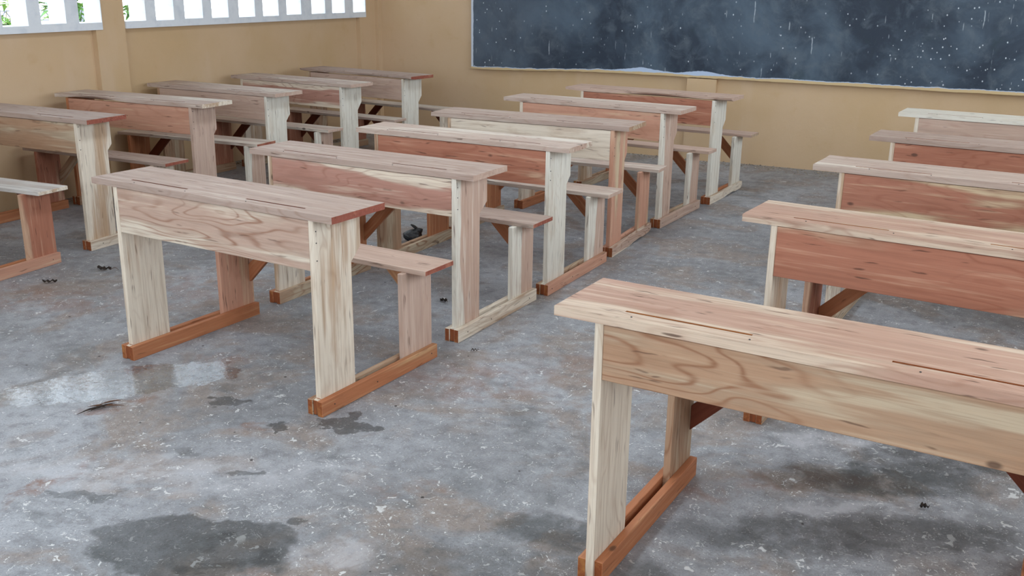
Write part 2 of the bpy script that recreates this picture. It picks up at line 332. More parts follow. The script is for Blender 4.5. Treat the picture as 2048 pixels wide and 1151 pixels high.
LAB = {
 'M1': 'wooden bench desk with swirling pink grain on its front board, beside the shiny puddle',
 'M2': 'second bench desk of the middle column, front board a wide pink band between cream edges',
 'M3': 'third bench desk of the middle column, deep red front board and white right leg',
 'M4': 'bench desk with plain cream front board and salmon right leg, fourth of the middle column',
 'M5': 'bench desk with pinkish front board and pink right leg, fifth of the middle column',
 'M6': 'bench desk with ragged pink top and white leg, last of the middle column',
 'L1': 'bench desk cut off by the left picture edge, pale bench on a red leg',
 'L2': 'bench desk with red top end and tan front board, second along the window wall',
 'L3': 'bench desk with cream top and pink right leg, third along the window wall',
 'L4': 'bench desk with pink front board and white right leg, fourth along the window wall',
 'L5': 'bench desk with greyish top and red-banded front board, fifth along the window wall',
 'L6': 'bench desk in the far corner, pink top, sixth along the window wall',
 'R1': 'large nearest wooden bench desk at the lower right, with a tan front board',
 'R2': 'bench desk with salmon top and red front board, directly behind the nearest large desk',
 'R3': 'bench desk with creamy top over red-brown front board, third of the right column',
 'R4': 'bench desk with thin pinkish top and red front board, fourth of the right column',
 'R5': 'bench desk with whitish top and greyish pink front board, farthest of the right column',
}
M_NAIL = N('nail_steel').done((.035, .03, .03), .5, .5)

def nail(parent, x, y, z, ax):
    bm = bmesh.new()
    bmesh.ops.create_cone(bm, cap_ends=True, segments=8, radius1=.0028, radius2=.0022, depth=.003)
    rot = {'x': Matrix.Rotation(PI/2, 4, 'Y'), 'y': Matrix.Rotation(PI/2, 4, 'X'), 'z': Matrix.Identity(4)}[ax]
    bmesh.ops.transform(bm, matrix=Matrix.Translation((x, y, z)) @ rot, verts=bm.verts)
    return bm_obj('nail', bm, M_NAIL, parent)

def make_desk(key):
    px, py, rz, vals = DESKS[key]; d = dict(zip(KEYS, vals)); s = STY[key]
    rnd = random.Random(ord(key[0])*100 + int(key[1]))
    root = empty('bench_desk', (px, py, 0), rz)
    tag(root, LAB[key], 'school desk', 'wooden bench desks in three columns')
    a, tl, tr, H, t, hr = d['a'], d['tl'], d['tr'], d['H'], .025, d['hr']
    oy = d['oy']; yf = max(d['yf'], oy + .004)
    zt = H - t
    # tabletop with two pencil grooves
    x0, x1 = d['ox'] - d['L']/2, d['ox'] + d['L']/2
    gy = oy + .050
    gr = [(-.47, -.15, gy, gy + .010, .008), (.16, .45, gy, gy + .010, .008)]
    cuts = [(oy + d['D']*rnd.uniform(.62, .72), .0016, .004)] if key in ('M1', 'M5', 'M6', 'M2', 'L4', 'R3') else []
    bm = grid_top(x0, x1, oy, oy + d['D'], zt, H, cuts, gr, 1.0 if key in ('M6', 'L6', 'L3') else 0, rnd.random()*50)
    tt = wood_part('tabletop', bm, 'x', s['top'], root, s['tend'], bev=0, rnd=rnd.random(), jit=.0006)
    tt.data.materials.append(WD['endora' if key[0] == 'R' else 'dark'])
    for p in tt.data.polygons:
        c = p.center
        if zt + .005 < c.z < H - .0012 and oy + .03 < c.y < oy + .08 and x0 + .02 < c.x < x1 - .02: p.material_index = 2
    # modesty board
    bm = bmesh.new(); box(bm, -a + tl, a - tl, yf + .001, yf + .023, d['pb'], zt - .003)
    wood_part('front_board', bm, 'x', s['panel'], root, rnd=rnd.random())
    for sgn, mk in ((-1, s['ll']), (1, s['rl'])):
        xi, xo = sgn*(a - tl), sgn*a
        bm = bmesh.new()
        toe = min(yf, d['ry0'] + .004)
        prism(bm, [(toe, .002), (toe, hr - .002), (yf, hr - .001), (yf, zt), (yf + d['wt'], zt), (yf + d['wt'], d['zn']), (yf + d['wb'], d['zm']), (yf + d['wb'], .002)], min(xi, xo), max(xi, xo), 'yz')
        lg = wood_part('desk_leg', bm, 'z', mk, root, rnd=rnd.random())
        if key != 'R1':
            lg.data.materials.append(WD['endora'])
            for p in lg.data.polygons:
                if p.center.z < hr and p.normal.y < -.3: p.material_index = 2
    zs = d['sz']; st = .021
    bm = bmesh.new(); box(bm, d['sox'] - d['sL']/2, d['sox'] + d['sL']/2, d['sy0'], d['sy1'], zs - st, zs)
    wood_part('bench_seat', bm, 'x', s['seat'], root, s['send'], rnd=rnd.random())
    by0, by1 = d['by0'], min(d['by1'], d['ry1'] - .004)
    for sgn, mk in ((-1, s['bl']), (1, s['br'])):
        xi, xo = sgn*(a - tl), sgn*a
        bm = bmesh.new(); box(bm, min(xi, xo), max(xi, xo), by0, by1, .002, zs - st)
        wood_part('bench_leg', bm, 'z', mk, root, rnd=rnd.random())
        # diagonal brace from the back edge of the bench leg up to the seat
        xb = sgn*(a - tl)
        P = [(xb, .165), (xb, .25), (xb - sgn*.165, zs - st), (xb - sgn*.25, zs - st)]
        bm = bmesh.new(); prism(bm, P, by1 - .024, by1 - .003, 'xz')
        v = Vector((-sgn*1.0, 0, 1.0)).normalized()
        wood_part('brace', bm, v, s['brace'], root, rnd=rnd.random())
        for side, mk2 in ((1, s['ro'] if sgn > 0 else s['lo']), (0, s['ri'] if sgn > 0 else s['li'])):
            xa, xbb = (sgn*a, sgn*(a + tr)) if side else (sgn*(a - tl), sgn*(a - tl - tr))
            ya, yb = d['ry0'] + rnd.uniform(-.003, .003), d['ry1'] + rnd.uniform(-.004, .004)
            bm = bmesh.new(); pts = [(ya, 0), (ya, hr)]
            if key in ('M4', 'M6') and sgn > 0 and side:      # waney runner, lower edge sawn through the bark
                pts += [(yb, hr), (yb, .022), (yb - .04, .006), (yb - .16, .004), (yb - .22, .012), (yb - .34, .008), (yb - .42, 0)]
            else: pts += [(yb, hr), (yb, 0)]
            prism(bm, pts, min(xa, xbb), max(xa, xbb), 'yz')
            wood_part('runner', bm, 'y', mk2, root, 'endora', rnd=rnd.random())
    # nail heads
    for z in (zt - .03, zt - .09, d['pb'] + .03): nail(root, a + .0005, yf + .012, z + rnd.uniform(-.01, .01), 'x')
    for y in (.05, .3, .66): nail(root, a + tr + .0005, y + rnd.uniform(-.03, .03), hr*.5, 'x')
    for x in (-.43, -.13, .21): nail(root, x + rnd.uniform(-.03, .03), oy + .02, H + .0002, 'z')
    return root
for k in DESKS: make_desk(k)

# ------------------------------------------------------------------ wall, floor, board materials
def mat_wall():
    n = N('ochre_plaster'); p = n.pos()
    a = n.noise(p, .9, 4, .55); b = n.noise(p, 9, 4, .6); c = n.noise(p, 90, 3, .6)
    col = n.mix(n.ss(a, .3, .7), srgb(200, 169, 130), srgb(208, 179, 147))
    col = n.mix(n.ss(b, .55, .8, 0, .35), col, srgb(194, 159, 118))
    st = n.noise(n.vm('MULTIPLY', p, (3, 3, .7)), 1.0, 3, .6)
    col = n.mix(n.ss(st, .55, .75, 0, .3), col, srgb(216, 191, 167))
    n.bump(n.ma('ADD', n.ma('MULTIPLY', b, 1.5), n.ma('MULTIPLY', c, .4)), .35, .004)
    return n.done(col, .75, .3)
def mat_white():
    n = N('white_limewash'); p = n.pos()
    col = n.mix(n.ss(n.noise(p, 12, 4, .6), .45, .75, 0, .5), srgb(226, 230, 236), srgb(196, 204, 216))
    dots = n.ma('MULTIPLY', n.ss(n.vor(p, 28), .2, .1), n.ss(n.sep(n.vor(p, 28, out='Color'))[0], .8, .85))
    col = n.mix(n.ma('MULTIPLY', dots, .6), col, srgb(120, 120, 125))
    n.bump(n.noise(p, 25, 3, .6), .3, .004)
    return n.done(col, .85, .2)

BL = [ # cx, cy, rx, ry, angle, softness, amount, kind
 (-1.90, 1.79, .30, .17, .38, .10, 1.0, 'wet'), (-1.80, 1.80, .20, .12, .3, .35, 1.0, 'deep'),
 (-2.99, 2.54, .44, .16, .88, .12, 1.0, 'pud'), (-2.78, 2.74, .17, .09, .7, .12, 1.0, 'pud'), (-3.08, 2.42, .20, .07, .8, .2, .9, 'pud'),
 (-2.484, 2.588, .085, .034, .5, .10, 1.0, 'wet'), (-1.97, 2.63, .125, .05, .15, .08, 1.0, 'wet'), (-2.02, 2.71, .05, .05, .15, .1, 1.0, 'wet'),
 (-2.18, 2.505, .045, .025, .3, .1, 1.0, 'wet'), (-2.14, 2.49, .03, .02, .3, .1, 1.0, 'wet'),
 (-2.413, 1.842, .13, .03, .42, .15, .7, 'wet'), (-2.33, 2.22, .06, .035, .4, .2, .5, 'wet'), (-2.60, 2.70, .06, .03, .5, .2, .45, 'wet'),
 (-2.05, 2.20, .06, .02, .5, .15, .8, 'wet'), (-1.72, 2.02, .035, .02, .2, .15, .9, 'wet'),
 (-1.45, 3.02, .10, .09, .3, .4, .4, 'deep'),
 (-.23, 3.12, .36, .11, .45, .45, .95, 'deep'), (-.05, 3.35, .28, .09, .4, .5, .8, 'deep'), (-.30, 2.70, .50, .10, .45, .5, .75, 'deep'),
 (.05, 2.88, .22, .09, .45, .5, .7, 'deep'), (-1.03, 2.33, .17, .10, .3, .4, .8, 'deep'), (-1.12, 2.05, .30, .15, .3, .5, .55, 'deep'), (-.75, 2.2, .16, .12, .3, .5, .7, 'deep'),
 (-2.56, 1.85, .17, .035, 1.62, .5, .8, 'brown'), (-2.85, 2.36, .14, .05, .8, .5, .7, 'brown'), (-2.82, 2.90, .13, .06, .5, .5, .6, 'brown'), (-2.27, 2.44, .08, .03, .4, .5, .7, 'brown'),
 (-1.55, 2.33, .14, .05, .3, .6, .45, 'brown'), (-1.8, 3.2, .3, .2, .3, .6, .45, 'brown'), (-1.3, 3.6, .4, .2, .4, .6, .4, 'brown'), (-4.2, 3.1, .5, .2, .2, .6, .5, 'brown'), (-3.6, 3.6, .4, .3, .5, .6, .4, 'brown'),
 (-.75, 2.75, .15, .08, .4, .5, .5, 'brown'), (-.45, 3.0, .25, .06, .5, .6, .5, 'brown'), (-1.6, 1.75, .08, .03, .3, .5, .4, 'brown'),
 (-.42, 3.32, .20, .08, .5, .5, .8, 'light'), (-.95, 2.5, .14, .06, .3, .5, .5, 'light'), (-2.3, 2.05, .6, .12, .4, .6, .5, 'light'), (-1.5, 1.95, .12, .07, .5, .5, .5, 'light'), (-1.85, 2.32, .16, .08, .4, .5, .5, 'light'), (-.25, 2.9, .3, .04, .45, .6, .6, 'light'),
]
def mat_floor():
    n = N('concrete_screed'); p = n.pos(); xy = n.vm('MULTIPLY', p, (1, 1, 0))
    a = n.noise(xy, .8, 5, .6, .4); b = n.noise(n.vm('ADD', xy, (7, 3, 0)), 2.6, 5, .62, .6); c = n.noise(xy, 16, 5, .65); f = n.noise(xy, 130, 3, .7)
    g1, g2, g3 = srgb(126, 127, 131), srgb(160, 162, 168), srgb(142, 129, 121)
    col = n.mix(n.ss(a, .35, .65), g1, g2)
    col = n.mix(n.ss(b, .46, .62, 0, .85), col, g3)
    col = n.mix(n.ss(n.noise(n.vm('ADD', xy, (2, 9, 0)), 4, 5, .65, .8), .52, .68, 0, .6), col, srgb(108, 111, 114))
    col = n.mix(n.ss(c, .48, .7, 0, .55), col, srgb(100, 100, 104))
    col = n.mix(n.ss(c, .5, .28, 0, .45), col, srgb(174, 176, 182))
    col = n.mix(n.ss(f, .48, .7, 0, .5), col, srgb(92, 88, 86))
    wig = n.noise(xy, 9, 4, .6, color=True); wv = n.vm('SCALE', n.vm('SUBTRACT', wig, (.5, .5, .5)), sc=.22)
    wp = n.vm('ADD', xy, n.vm('MULTIPLY', wv, (1, 1, 0)))
    M = {'wet': None, 'deep': None, 'pud': None, 'brown': None, 'light': None}
    for cx, cy, rx, ry, an, so, am, kd in BL:
        v = n.vm('SUBTRACT', wp, (cx, cy, 0))
        e1 = n.vm('DOT_PRODUCT', v, (math.cos(an)/rx, math.sin(an)/rx, 0)); e2 = n.vm('DOT_PRODUCT', v, (-math.sin(an)/ry, math.cos(an)/ry, 0))
        r2 = n.ma('ADD', n.ma('MULTIPLY', e1, e1), n.ma('MULTIPLY', e2, e2))
        m = n.ss(r2, 1 + so*1.5, max(.05, 1 - so*1.7), 0, am)
        M[kd] = m if M[kd] is None else n.ma('MAXIMUM', M[kd], m)
    rag = n.noise(xy, 7, 5, .7, .5)
    brown = n.ma('MULTIPLY', M['brown'], n.ss(rag, .38, .62))
    col = n.mix(brown, col, srgb(126, 88, 68))
    col = n.mix(n.ma('MULTIPLY', M['light'], n.ss(rag, .65, .4)), col, srgb(190, 190, 196))
    # lime spots
    dens = n.ss(n.noise(n.vm('ADD', xy, (4, 1, 0)), .9, 3, .6), .40, .60)
    dx = n.sep(p)
    near = n.ss(n.ma('SUBTRACT', dx[0], n.ma('MULTIPLY', n.ma('SUBTRACT', dx[1], 2.0), .35)), -2.5, -1.7, .25, 1.0)
    dens = n.ma('MULTIPLY', n.ma('ADD', n.ma('MULTIPLY', dens, .75), .25), near)
    spots = None
    for sc, th, amt in ((42, .42, 1.0), (80, .30, 1.0), (140, .22, .9), (17, .86, 1.0)):
        vv = n.vm('ADD', n.vm('MULTIPLY', wp, (1, 1, 1)), n.vm('SCALE', n.noise(xy, sc*2.2, 2, .5, color=True), sc=.35/sc))
        dd = n.vor(vv, sc); rc = n.sep(n.vor(vv, sc, out='Color'))
        rad = n.ma('MULTIPLY', n.ma('MULTIPLY', rc[0], rc[0]), .34)
        m = n.ss(n.ma('SUBTRACT', dd, rad), .04, -.04)
        m = n.ma('MULTIPLY', m, n.ss(n.ma('ADD', rc[1], n.ma('MULTIPLY', dens, .55)), th + .36, th + .42))
        m = n.ma('MULTIPLY', m, amt)
        spots = m if spots is None else n.ma('MAXIMUM', spots, m)
    col = n.mix(n.ma('MULTIPLY', spots, .8), col, srgb(212, 212, 212))
    # dark crumbs
    cv = n.vor(n.vm('ADD', xy, (5, 5, 0)), 11); cr = n.sep(n.vor(n.vm('ADD', xy, (5, 5, 0)), 11, out='Color'))
    col = n.mix(n.ma('MULTIPLY', n.ss(cv, .075, .05), n.ss(cr[0], .72, .74)), col, srgb(40, 34, 32))
    # water
    wet = M['wet']; deep = n.ma('MULTIPLY', M['deep'], n.ss(rag, .3, .55, .35, 1.0)); pud = n.ma('MULTIPLY', M['pud'], n.ss(n.noise(xy, 40, 3, .6), .34, .44, .35, 1.0))
    dark = n.ma('MAXIMUM', n.ma('MULTIPLY', wet, .68), n.ma('MAXIMUM', n.ma('MULTIPLY', deep, .86), n.ma('MULTIPLY', pud, .5)))
    col = n.mix(dark, col, n.mix(1.0, col, (.11, .12, .115), 'MULTIPLY'))
    rough = n.ma('ADD', n.ss(b, .3, .7, .36, .58), n.ma('MULTIPLY', c, .12))
    rough = n.ma('SUBTRACT', rough, n.ma('MULTIPLY', wet, .12))
    rough = n.ma('MULTIPLY', rough, n.ma('SUBTRACT', 1.0, n.ma('MULTIPLY', pud, .92)), clamp=True)
    h = n.ma('ADD', n.ma('ADD', n.ma('MULTIPLY', c, 2.0), n.ma('MULTIPLY', f, .6)), n.ma('MULTIPLY', spots, .6))
    n.bump(n.ma('MULTIPLY', h, n.ma('SUBTRACT', 1.0, n.ma('MULTIPLY', pud, .55))), .35, .004)
    cw = n.ma('MULTIPLY', M['pud'], n.ss(n.noise(n.vm('ADD', xy, (3, 3, 0)), 26, 4, .65), .36, .52, .25, 1.0))
    n._in(n.b.inputs['Coat Weight'], cw); n.b.inputs['Coat Roughness'].default_value = .13; n.b.inputs['Coat IOR'].default_value = 1.55
    cb = n.t.nodes.new('ShaderNodeBump'); cb.inputs['Strength'].default_value = .22; cb.inputs['Distance'].default_value = .004
    n._in(cb.inputs['Height'], n.noise(xy, 34, 3, .6)); n.t.links.new(cb.outputs[0], n.b.inputs['Coat Normal'])
    return n.done(col, rough, n.ma('ADD', .5, n.ma('MULTIPLY', pud, .4)))

def mat_board():
    n = N('painted_blackboard'); p = n.pos(); q = n.sep(p)
    a = n.noise(p, 1.6, 5, .6, .6); b = n.noise(p, 7, 5, .65, .5)
    col = n.mix(n.ss(a, .35, .68), srgb(36, 48, 64), srgb(80, 96, 112))
    col = n.mix(n.ss(b, .45, .75, 0, .65), col, srgb(96, 106, 116))
    col = n.mix(n.ss(n.noise(p, 3.1, 4, .6), .58, .75, 0, .5), col, srgb(34, 54, 58))
    ln = n.ss(q[0], -3.6, -4.6); col = n.mix(n.ma('MULTIPLY', ln, .35), col, srgb(84, 90, 100))
    # lime drips (long vertical runs) and splashes
    for vx, vz, th, seed in ((30, 2.0, .84, 0), (52, 5, .88, 3), (80, 14, .91, 6)):
        v = n.vm('ADD', n.vm('MULTIPLY', p, (vx, 0, vz)), (seed, 0, seed*1.3))
        v = n.vm('ADD', v, n.vm('SCALE', n.noise(p, 14, 2, .5, color=True), sc=.5))
        d = n.vor(v, 1.0); r = n.sep(n.vor(v, 1.0, out='Color'))
        m = n.ma('MULTIPLY', n.ss(d, .17, .08), n.ss(r[0], th, th + .04))
        col = n.mix(n.ma('MULTIPLY', m, .62), col, srgb(190, 200, 208))
    v = n.vm('MULTIPLY', p, (30, 0, 24)); d = n.vor(v, 1.0); r = n.sep(n.vor(v, 1.0, out='Color'))
    side = n.ma('MAXIMUM', n.ss(q[0], -1.2, -.5), n.ss(q[0], -4.3, -4.7, 0, .6))
    m = n.ma('MULTIPLY', n.ss(d, .2, .1), n.ss(n.ma('ADD', r[1], n.ma('MULTIPLY', side, .22)), .95, 1.0))
    col = n.mix(n.ma('MULTIPLY', m, .8), col, srgb(214, 222, 230))
    # ragged borders: plaster lip, pale primer, black paint
    wob = n.noise(n.vm('MULTIPLY', p, (1, 1, 1)), 9, 4, .6); big = n.noise(n.vm('MULTIPLY', p, (2.1, 0, 0)), 1.0, 2, .5)
    z = n.ma('SUBTRACT', q[2], n.ma('MULTIPLY', n.ma('SUBTRACT', wob, .5), .03))
    bump1 = n.ma('POWER', 2.718, n.ma('MULTIPLY', n.ma('MULTIPLY', n.ma('ADD', q[0], 3.05), n.ma('ADD', q[0], 3.05)), -28.0))
    bump2 = n.ma('POWER', 2.718, n.ma('MULTIPLY', n.ma('MULTIPLY', n.ma('ADD', q[0], 2.5), n.ma('ADD', q[0], 2.5)), -40.0))
    up = n.ma('MULTIPLY', n.ma('ADD', bump1, bump2), .034)
    base = n.ma('ADD', n.ss(q[0], -4.8, -3.2, .700, .742), n.ma('MULTIPLY', n.ma('SUBTRACT', big, .5), .02))
    zz = n.ma('SUBTRACT', z, base)
    prim = n.ss(n.ma('SUBTRACT', zz, up), .018, .014)
    col = n.mix(prim, col, srgb(182, 198, 222))
    plas = n.ss(zz, .012, .008)
    xl = n.ma('SUBTRACT', q[0], n.ma('MULTIPLY', n.ma('SUBTRACT', wob, .5), .025))
    col = n.mix(n.ss(xl, -4.785, -4.79), col, srgb(196, 204, 216))
    col = n.mix(plas, col, srgb(205, 178, 134))
    n.bump(b, .3, .003)
    return n.done(col, n.ss(b, .3, .7, .5, .7), .4)

M_WALL, M_WHITE, M_FLOOR, M_BOARD = mat_wall(), mat_white(), mat_floor(), mat_board()
def simple(name, c, r=.7, sc=20, var=.25):
    n = N(name); p = n.pos()
    return n.done(n.mix(n.ss(n.noise(p, sc, 4, .6), .35, .7), c, tuple(x*(1-var) for x in c)), r, .3)
M_EARTH = simple('red_earth', srgb(168, 150, 128)); M_CEIL = simple('ceiling_board', srgb(232, 228, 220), .8, 3, .08)

# ------------------------------------------------------------------ room shell
XL, YB, XR, YR, ZC = -5.96, 8.69, 1.30, -1.90, 3.2
def struct(name, bm, m, label=None):
    return tag(bm_obj(name, bm, m), label, kind='structure')
bm = bmesh.new(); box(bm, XL - .22, XR + .22, YR - .22, YB + .22, -.15, 0); struct('floor', bm, M_FLOOR, 'grey stained concrete floor with wet patches and lime spots')
bm = bmesh.new();  # ceiling out of view, narrow slot added for sky light from above
for x0, x1, y0, y1 in ((XL - .22, -2.7, YR - .22, YB + .22), (-2.0, XR + .22, YR - .22, YB + .22), (-2.7, -2.0, YR - .22, -.4), (-2.7, -2.0, 7.6, YB + .22)): box(bm, x0, x1, y0, y1, ZC, ZC + .1)
struct('ceiling', bm, M_CEIL)
# back wall with its pillar
bm = bmesh.new(); box(bm, XL - .2, XR + .2, YB, YB + .2, 0, ZC); box(bm, -2.625, -2.362, YB - .048, YB + .01, 0, .72)
struct('wall_back', bm, M_WALL, 'ochre plastered wall below the blackboard')
# left wall: sill wall, pillars, lintel
SILL = 1.155; HEAD = 2.84
bays = [(-1.5, .35), (.60, 2.72), (2.95, 5.195), (5.405, 8.455)]
bm = bmesh.new(); box(bm, XL - .2, XL, YR, YB, 0, SILL); box(bm, XL - .115, XL, YR, YB, HEAD, ZC)
pill = [(YR, bays[0][0])] + [(bays[i][1], bays[i+1][0]) for i in range(3)] + [(8.36, YB)]
for i, (y0, y1) in enumerate(pill):
    box(bm, XL - .2, XL + .045, y0 - (.055 if i == 3 else 0), y1, 0, SILL)
    box(bm, XL - .115, XL + .045, y0 if i < 4 else 8.455, y1, SILL, ZC)
box(bm, XL - .2, XL + .08, 8.625, YB, 0, ZC)
struct('wall_left', bm, M_WALL, 'ochre plastered wall under the white pierced windows')
# pierced block windows
def lattice(name, y0, y1, x_in, x_out, slots, rows, label):
    bm = bmesh.new()
    ys = sorted(slots)
    z0, z1 = SILL, HEAD
    edges = [y0] + [v for s in ys for v in s] + [y1]
    rnd = random.Random(int(y0*100))
    # uprights
    for i in range(0, len(edges), 2):
        if edges[i+1] - edges[i] > .004:
            A = [(x_in, edges[i]), (x_in, edges[i+1]), (x_out, edges[i+1]), (x_out, edges[i])]
            prism(bm, A, z0, z1, 'xy')
    # cross bars per slot
    zz = z0
    for (a, b) in ys:
        zc = z0
        for (ra, rb) in rows + [(z1, z1)]:
            j = rnd.uniform(-.004, .004)
            top = ra + j if ra < z1 else z1
            prism(bm, [(x_in, a), (x_in, b), (x_out, b), (x_out, a)], zc, top, 'xy')
            zc = rb
    o = struct(name, bm, M_WHITE, label)
    return o
rows = [(1.205, 1.53), (1.61, 1.935), (2.015, 2.34), (2.42, 2.745)]
s3 = [(5.408, 5.603), (5.704, 5.887), (6.002, 6.198), (6.300, 6.492), (6.618, 6.817), (6.921, 7.126), (7.235, 7.439), (7.591, 7.794), (7.903, 8.102), (8.240, 8.443)]
s2 = [(4.997 - .305*i, 5.195 - .305*i) for i in range(7)][::-1]
s2[-1] = (4.997, 5.190); s2[-2] = (4.689, 4.890); s2[-3] = (4.396, 4.589)
def slots(y0, y1):
    n = int((y1 - y0 - .02)/.3); return [(y0 + .05 + .3*i, y0 + .245 + .3*i) for i in range(n)]
lattice('window_1', 5.405, 8.455, XL + .055, XL - .115, s3, rows, 'white pierced block window nearest the corner')
lattice('window_2', 2.95, 5.195, XL + .055, XL - .115, s2, rows, 'white pierced block window at the top left')
lattice('window_3', .60, 2.72, XL + .055, XL - .115, slots(.60, 2.72), rows, 'white pierced block window outside the left picture edge')
lattice('window_4', -1.5, .35, XL + .055, XL - .115, slots(-1.5, .35), rows, 'white pierced block window near the rear wall')
# right wall, out of view; large unglazed openings added to let daylight in
bm = bmesh.new(); box(bm, XR, XR + .2, YR, YB, 0, 1.15); box(bm, XR, XR + .2, YR, YB, 2.75, ZC)
for y0, y1 in ((YR, -.9), (.9, 1.7), (3.5, 4.3), (6.1, 6.9), (8.5, YB)): box(bm, XR, XR + .2, y0, y1, 1.15, 2.75)
struct('wall_right', bm, M_WALL)
bm = bmesh.new(); box(bm, XL, XR, YR - .2, YR, 0, 1.2); box(bm, XL, XR, YR - .2, YR, 2.75, ZC)  # rear wall out of view, openings added to light the room from behind
for x0, x1 in ((XL, -5.7), (-2.8, -2.4), (.8, XR)): box(bm, x0, x1, YR - .2, YR, 1.2, 2.75)
struct('wall_rear', bm, M_WALL)

# blackboard: thick plastered slab standing proud of the wall, ragged lower edge
bm = bmesh.new()
top, xs0, xs1 = 2.15, -4.81, 1.2
k = 300; F_, B_ = [], []
for i in range(k + 1):
    x = xs0 + (xs1 - xs0)*i/k
    t_ = min(1, max(0, (x + 4.8)/1.5)); t_ = t_*t_*(3 - 2*t_)
    zb = .694 + .036*t_ + noise.noise(Vector((x*3, 1, 0)))*.006 + noise.noise(Vector((x*17, 4, 0)))*.004 + noise.noise(Vector((x*60, 4, 2)))*.002
    xx = x + (noise.noise(Vector((i, 0, 3)))*0)
    F_.append((bm.verts.new((xx, YB - .05, zb)), bm.verts.new((xx, YB - .05, top))))
    B_.append((bm.verts.new((xx, YB - .0005, zb)), bm.verts.new((xx, YB - .0005, top))))
for i in range(k):
    bm.faces.new([F_[i][0], F_[i+1][0], F_[i+1][1], F_[i][1]]); bm.faces.new([B_[i][0], B_[i][1], B_[i+1][1], B_[i+1][0]])
    bm.faces.new([F_[i][0], B_[i][0], B_[i+1][0], F_[i+1][0]]); bm.faces.new([F_[i][1], F_[i+1][1], B_[i+1][1], B_[i][1]])
bm.faces.new([F_[0][0], F_[0][1], B_[0][1], B_[0][0]]); bm.faces.new([F_[k][0], B_[k][0], B_[k][1], F_[k][1]])
tag(bm_obj('blackboard', bm, M_BOARD), 'wide dark slate-blue blackboard spattered with white drips on the back wall', 'blackboard')

# ------------------------------------------------------------------ outside: ground, bushes, railing
bm = bmesh.new(); box(bm, -40, XL - .23, -20, 30, -.3, -.12); box(bm, XR + .23, 30, -20, 30, -.3, -.12); box(bm, XL - .23, XR + .23, -20, YR - .23, -.3, -.12)
struct('ground', bm, M_EARTH)
def mat_leaf():
    n = N('green_leaf'); p = n.pos()
    col = n.mix(n.ss(n.noise(p, 6, 3, .6), .35, .65), (.05, .16, .04), (.22, .42, .10))
    m = n.done(col, .45, .5); n.b.inputs['Transmission Weight'].default_value = 0
    return m
M_LEAF = mat_leaf(); M_STEM = simple('green_stem', srgb(90, 100, 60))
def bush(x, y, hgt, rad, nl, seed, label):
    r = random.Random(seed); root = empty('bush', (x, y, -.12), 0)
    tag(root, label, 'bush', 'bushes outside the pierced windows')
    st, fo = bmesh.new(), bmesh.new()
    for k in range(9):
        a = r.uniform(0, 6.28); tip = Vector((math.cos(a)*rad*r.uniform(.3, 1), math.sin(a)*rad*r.uniform(.3, 1), hgt*r.uniform(.7, 1)))
        p0 = Vector((0, 0, 0)); prev = None
        for s_ in range(9):
            t_ = s_/8; c = Vector((tip.x*t_**1.6, tip.y*t_**1.6, tip.z*t_))
            ring = [st.verts.new(c + Vector((math.cos(q)*.012*(1.2-t_), math.sin(q)*.012*(1.2-t_), 0))) for q in (0, 2.09, 4.19)]
            if prev:
                for i in range(3): st.faces.new([prev[i], prev[(i+1) % 3], ring[(i+1) % 3], ring[i]])
            prev = ring
            if s_ > 1:
                for _ in range(nl):
                    b = r.uniform(0, 6.28); L = r.uniform(.10, .22); wd = L*r.uniform(.25, .45)
                    dr = Vector((math.cos(b), math.sin(b), r.uniform(-.5, .6))).normalized(); sd = dr.cross(Vector((0, 0, 1))).normalized(); up = sd.cross(dr)
                    mid = c + dr*L*.45
                    v = [fo.verts.new(q) for q in (c, mid + sd*wd*.5 + up*.012, c + dr*L - Vector((0, 0, L*.25)), mid - sd*wd*.5 + up*.012, mid - up*.005)]
                    for tri in ((0, 1, 4), (1, 2, 4), (2, 3, 4), (3, 0, 4)): fo.faces.new([v[i] for i in tri])
    bm_obj('stem', st, M_STEM, root); bm_obj('foliage', fo, M_LEAF, root)
bush(-8.9, 6.45, 1.9, .4, 7, 3, 'leafy green bush seen through the leftmost slot of the window')
bush(-8.9, 7.38, 1.8, .28, 7, 4, 'leafy green bush seen through the third slot left of the pillar')
bush(-9.1, 8.2, 1.8, .3, 7, 5, 'leafy green bush seen through the slot right of the pillar')

M_RAIL = simple('grey_rail_paint', srgb(120, 125, 135), .6, 10, .1)
root = empty('garden_fence', (-12, 9.3, -.12), 0); tag(root, 'grey lattice fence glimpsed through the second slot of the window', 'fence')
for z in (1.04, 1.17):
    bm = bmesh.new(); box(bm, -.015, .015, -.9, .9, z - .008, z + .008); bm_obj('rail', bm, M_RAIL, root)
for k_ in range(18):
    bm = bmesh.new(); y0 = -.9 + .1*k_; a_, b_2 = (1.045, 1.165) if k_ % 2 else (1.165, 1.045)
    prism(bm, [(y0, a_ - .006), (y0 + .1, b_2 - .006), (y0 + .1, b_2 + .006), (y0, a_ + .006)], -.01, .01, 'yz'); bm_obj('lattice_bar', bm, M_RAIL, root)
for y in (-.9, 0, .9):
    bm = bmesh.new(); box(bm, -.03, .03, y - .03, y + .03, 0, 1.2); bm_obj('post', bm, M_RAIL, root)

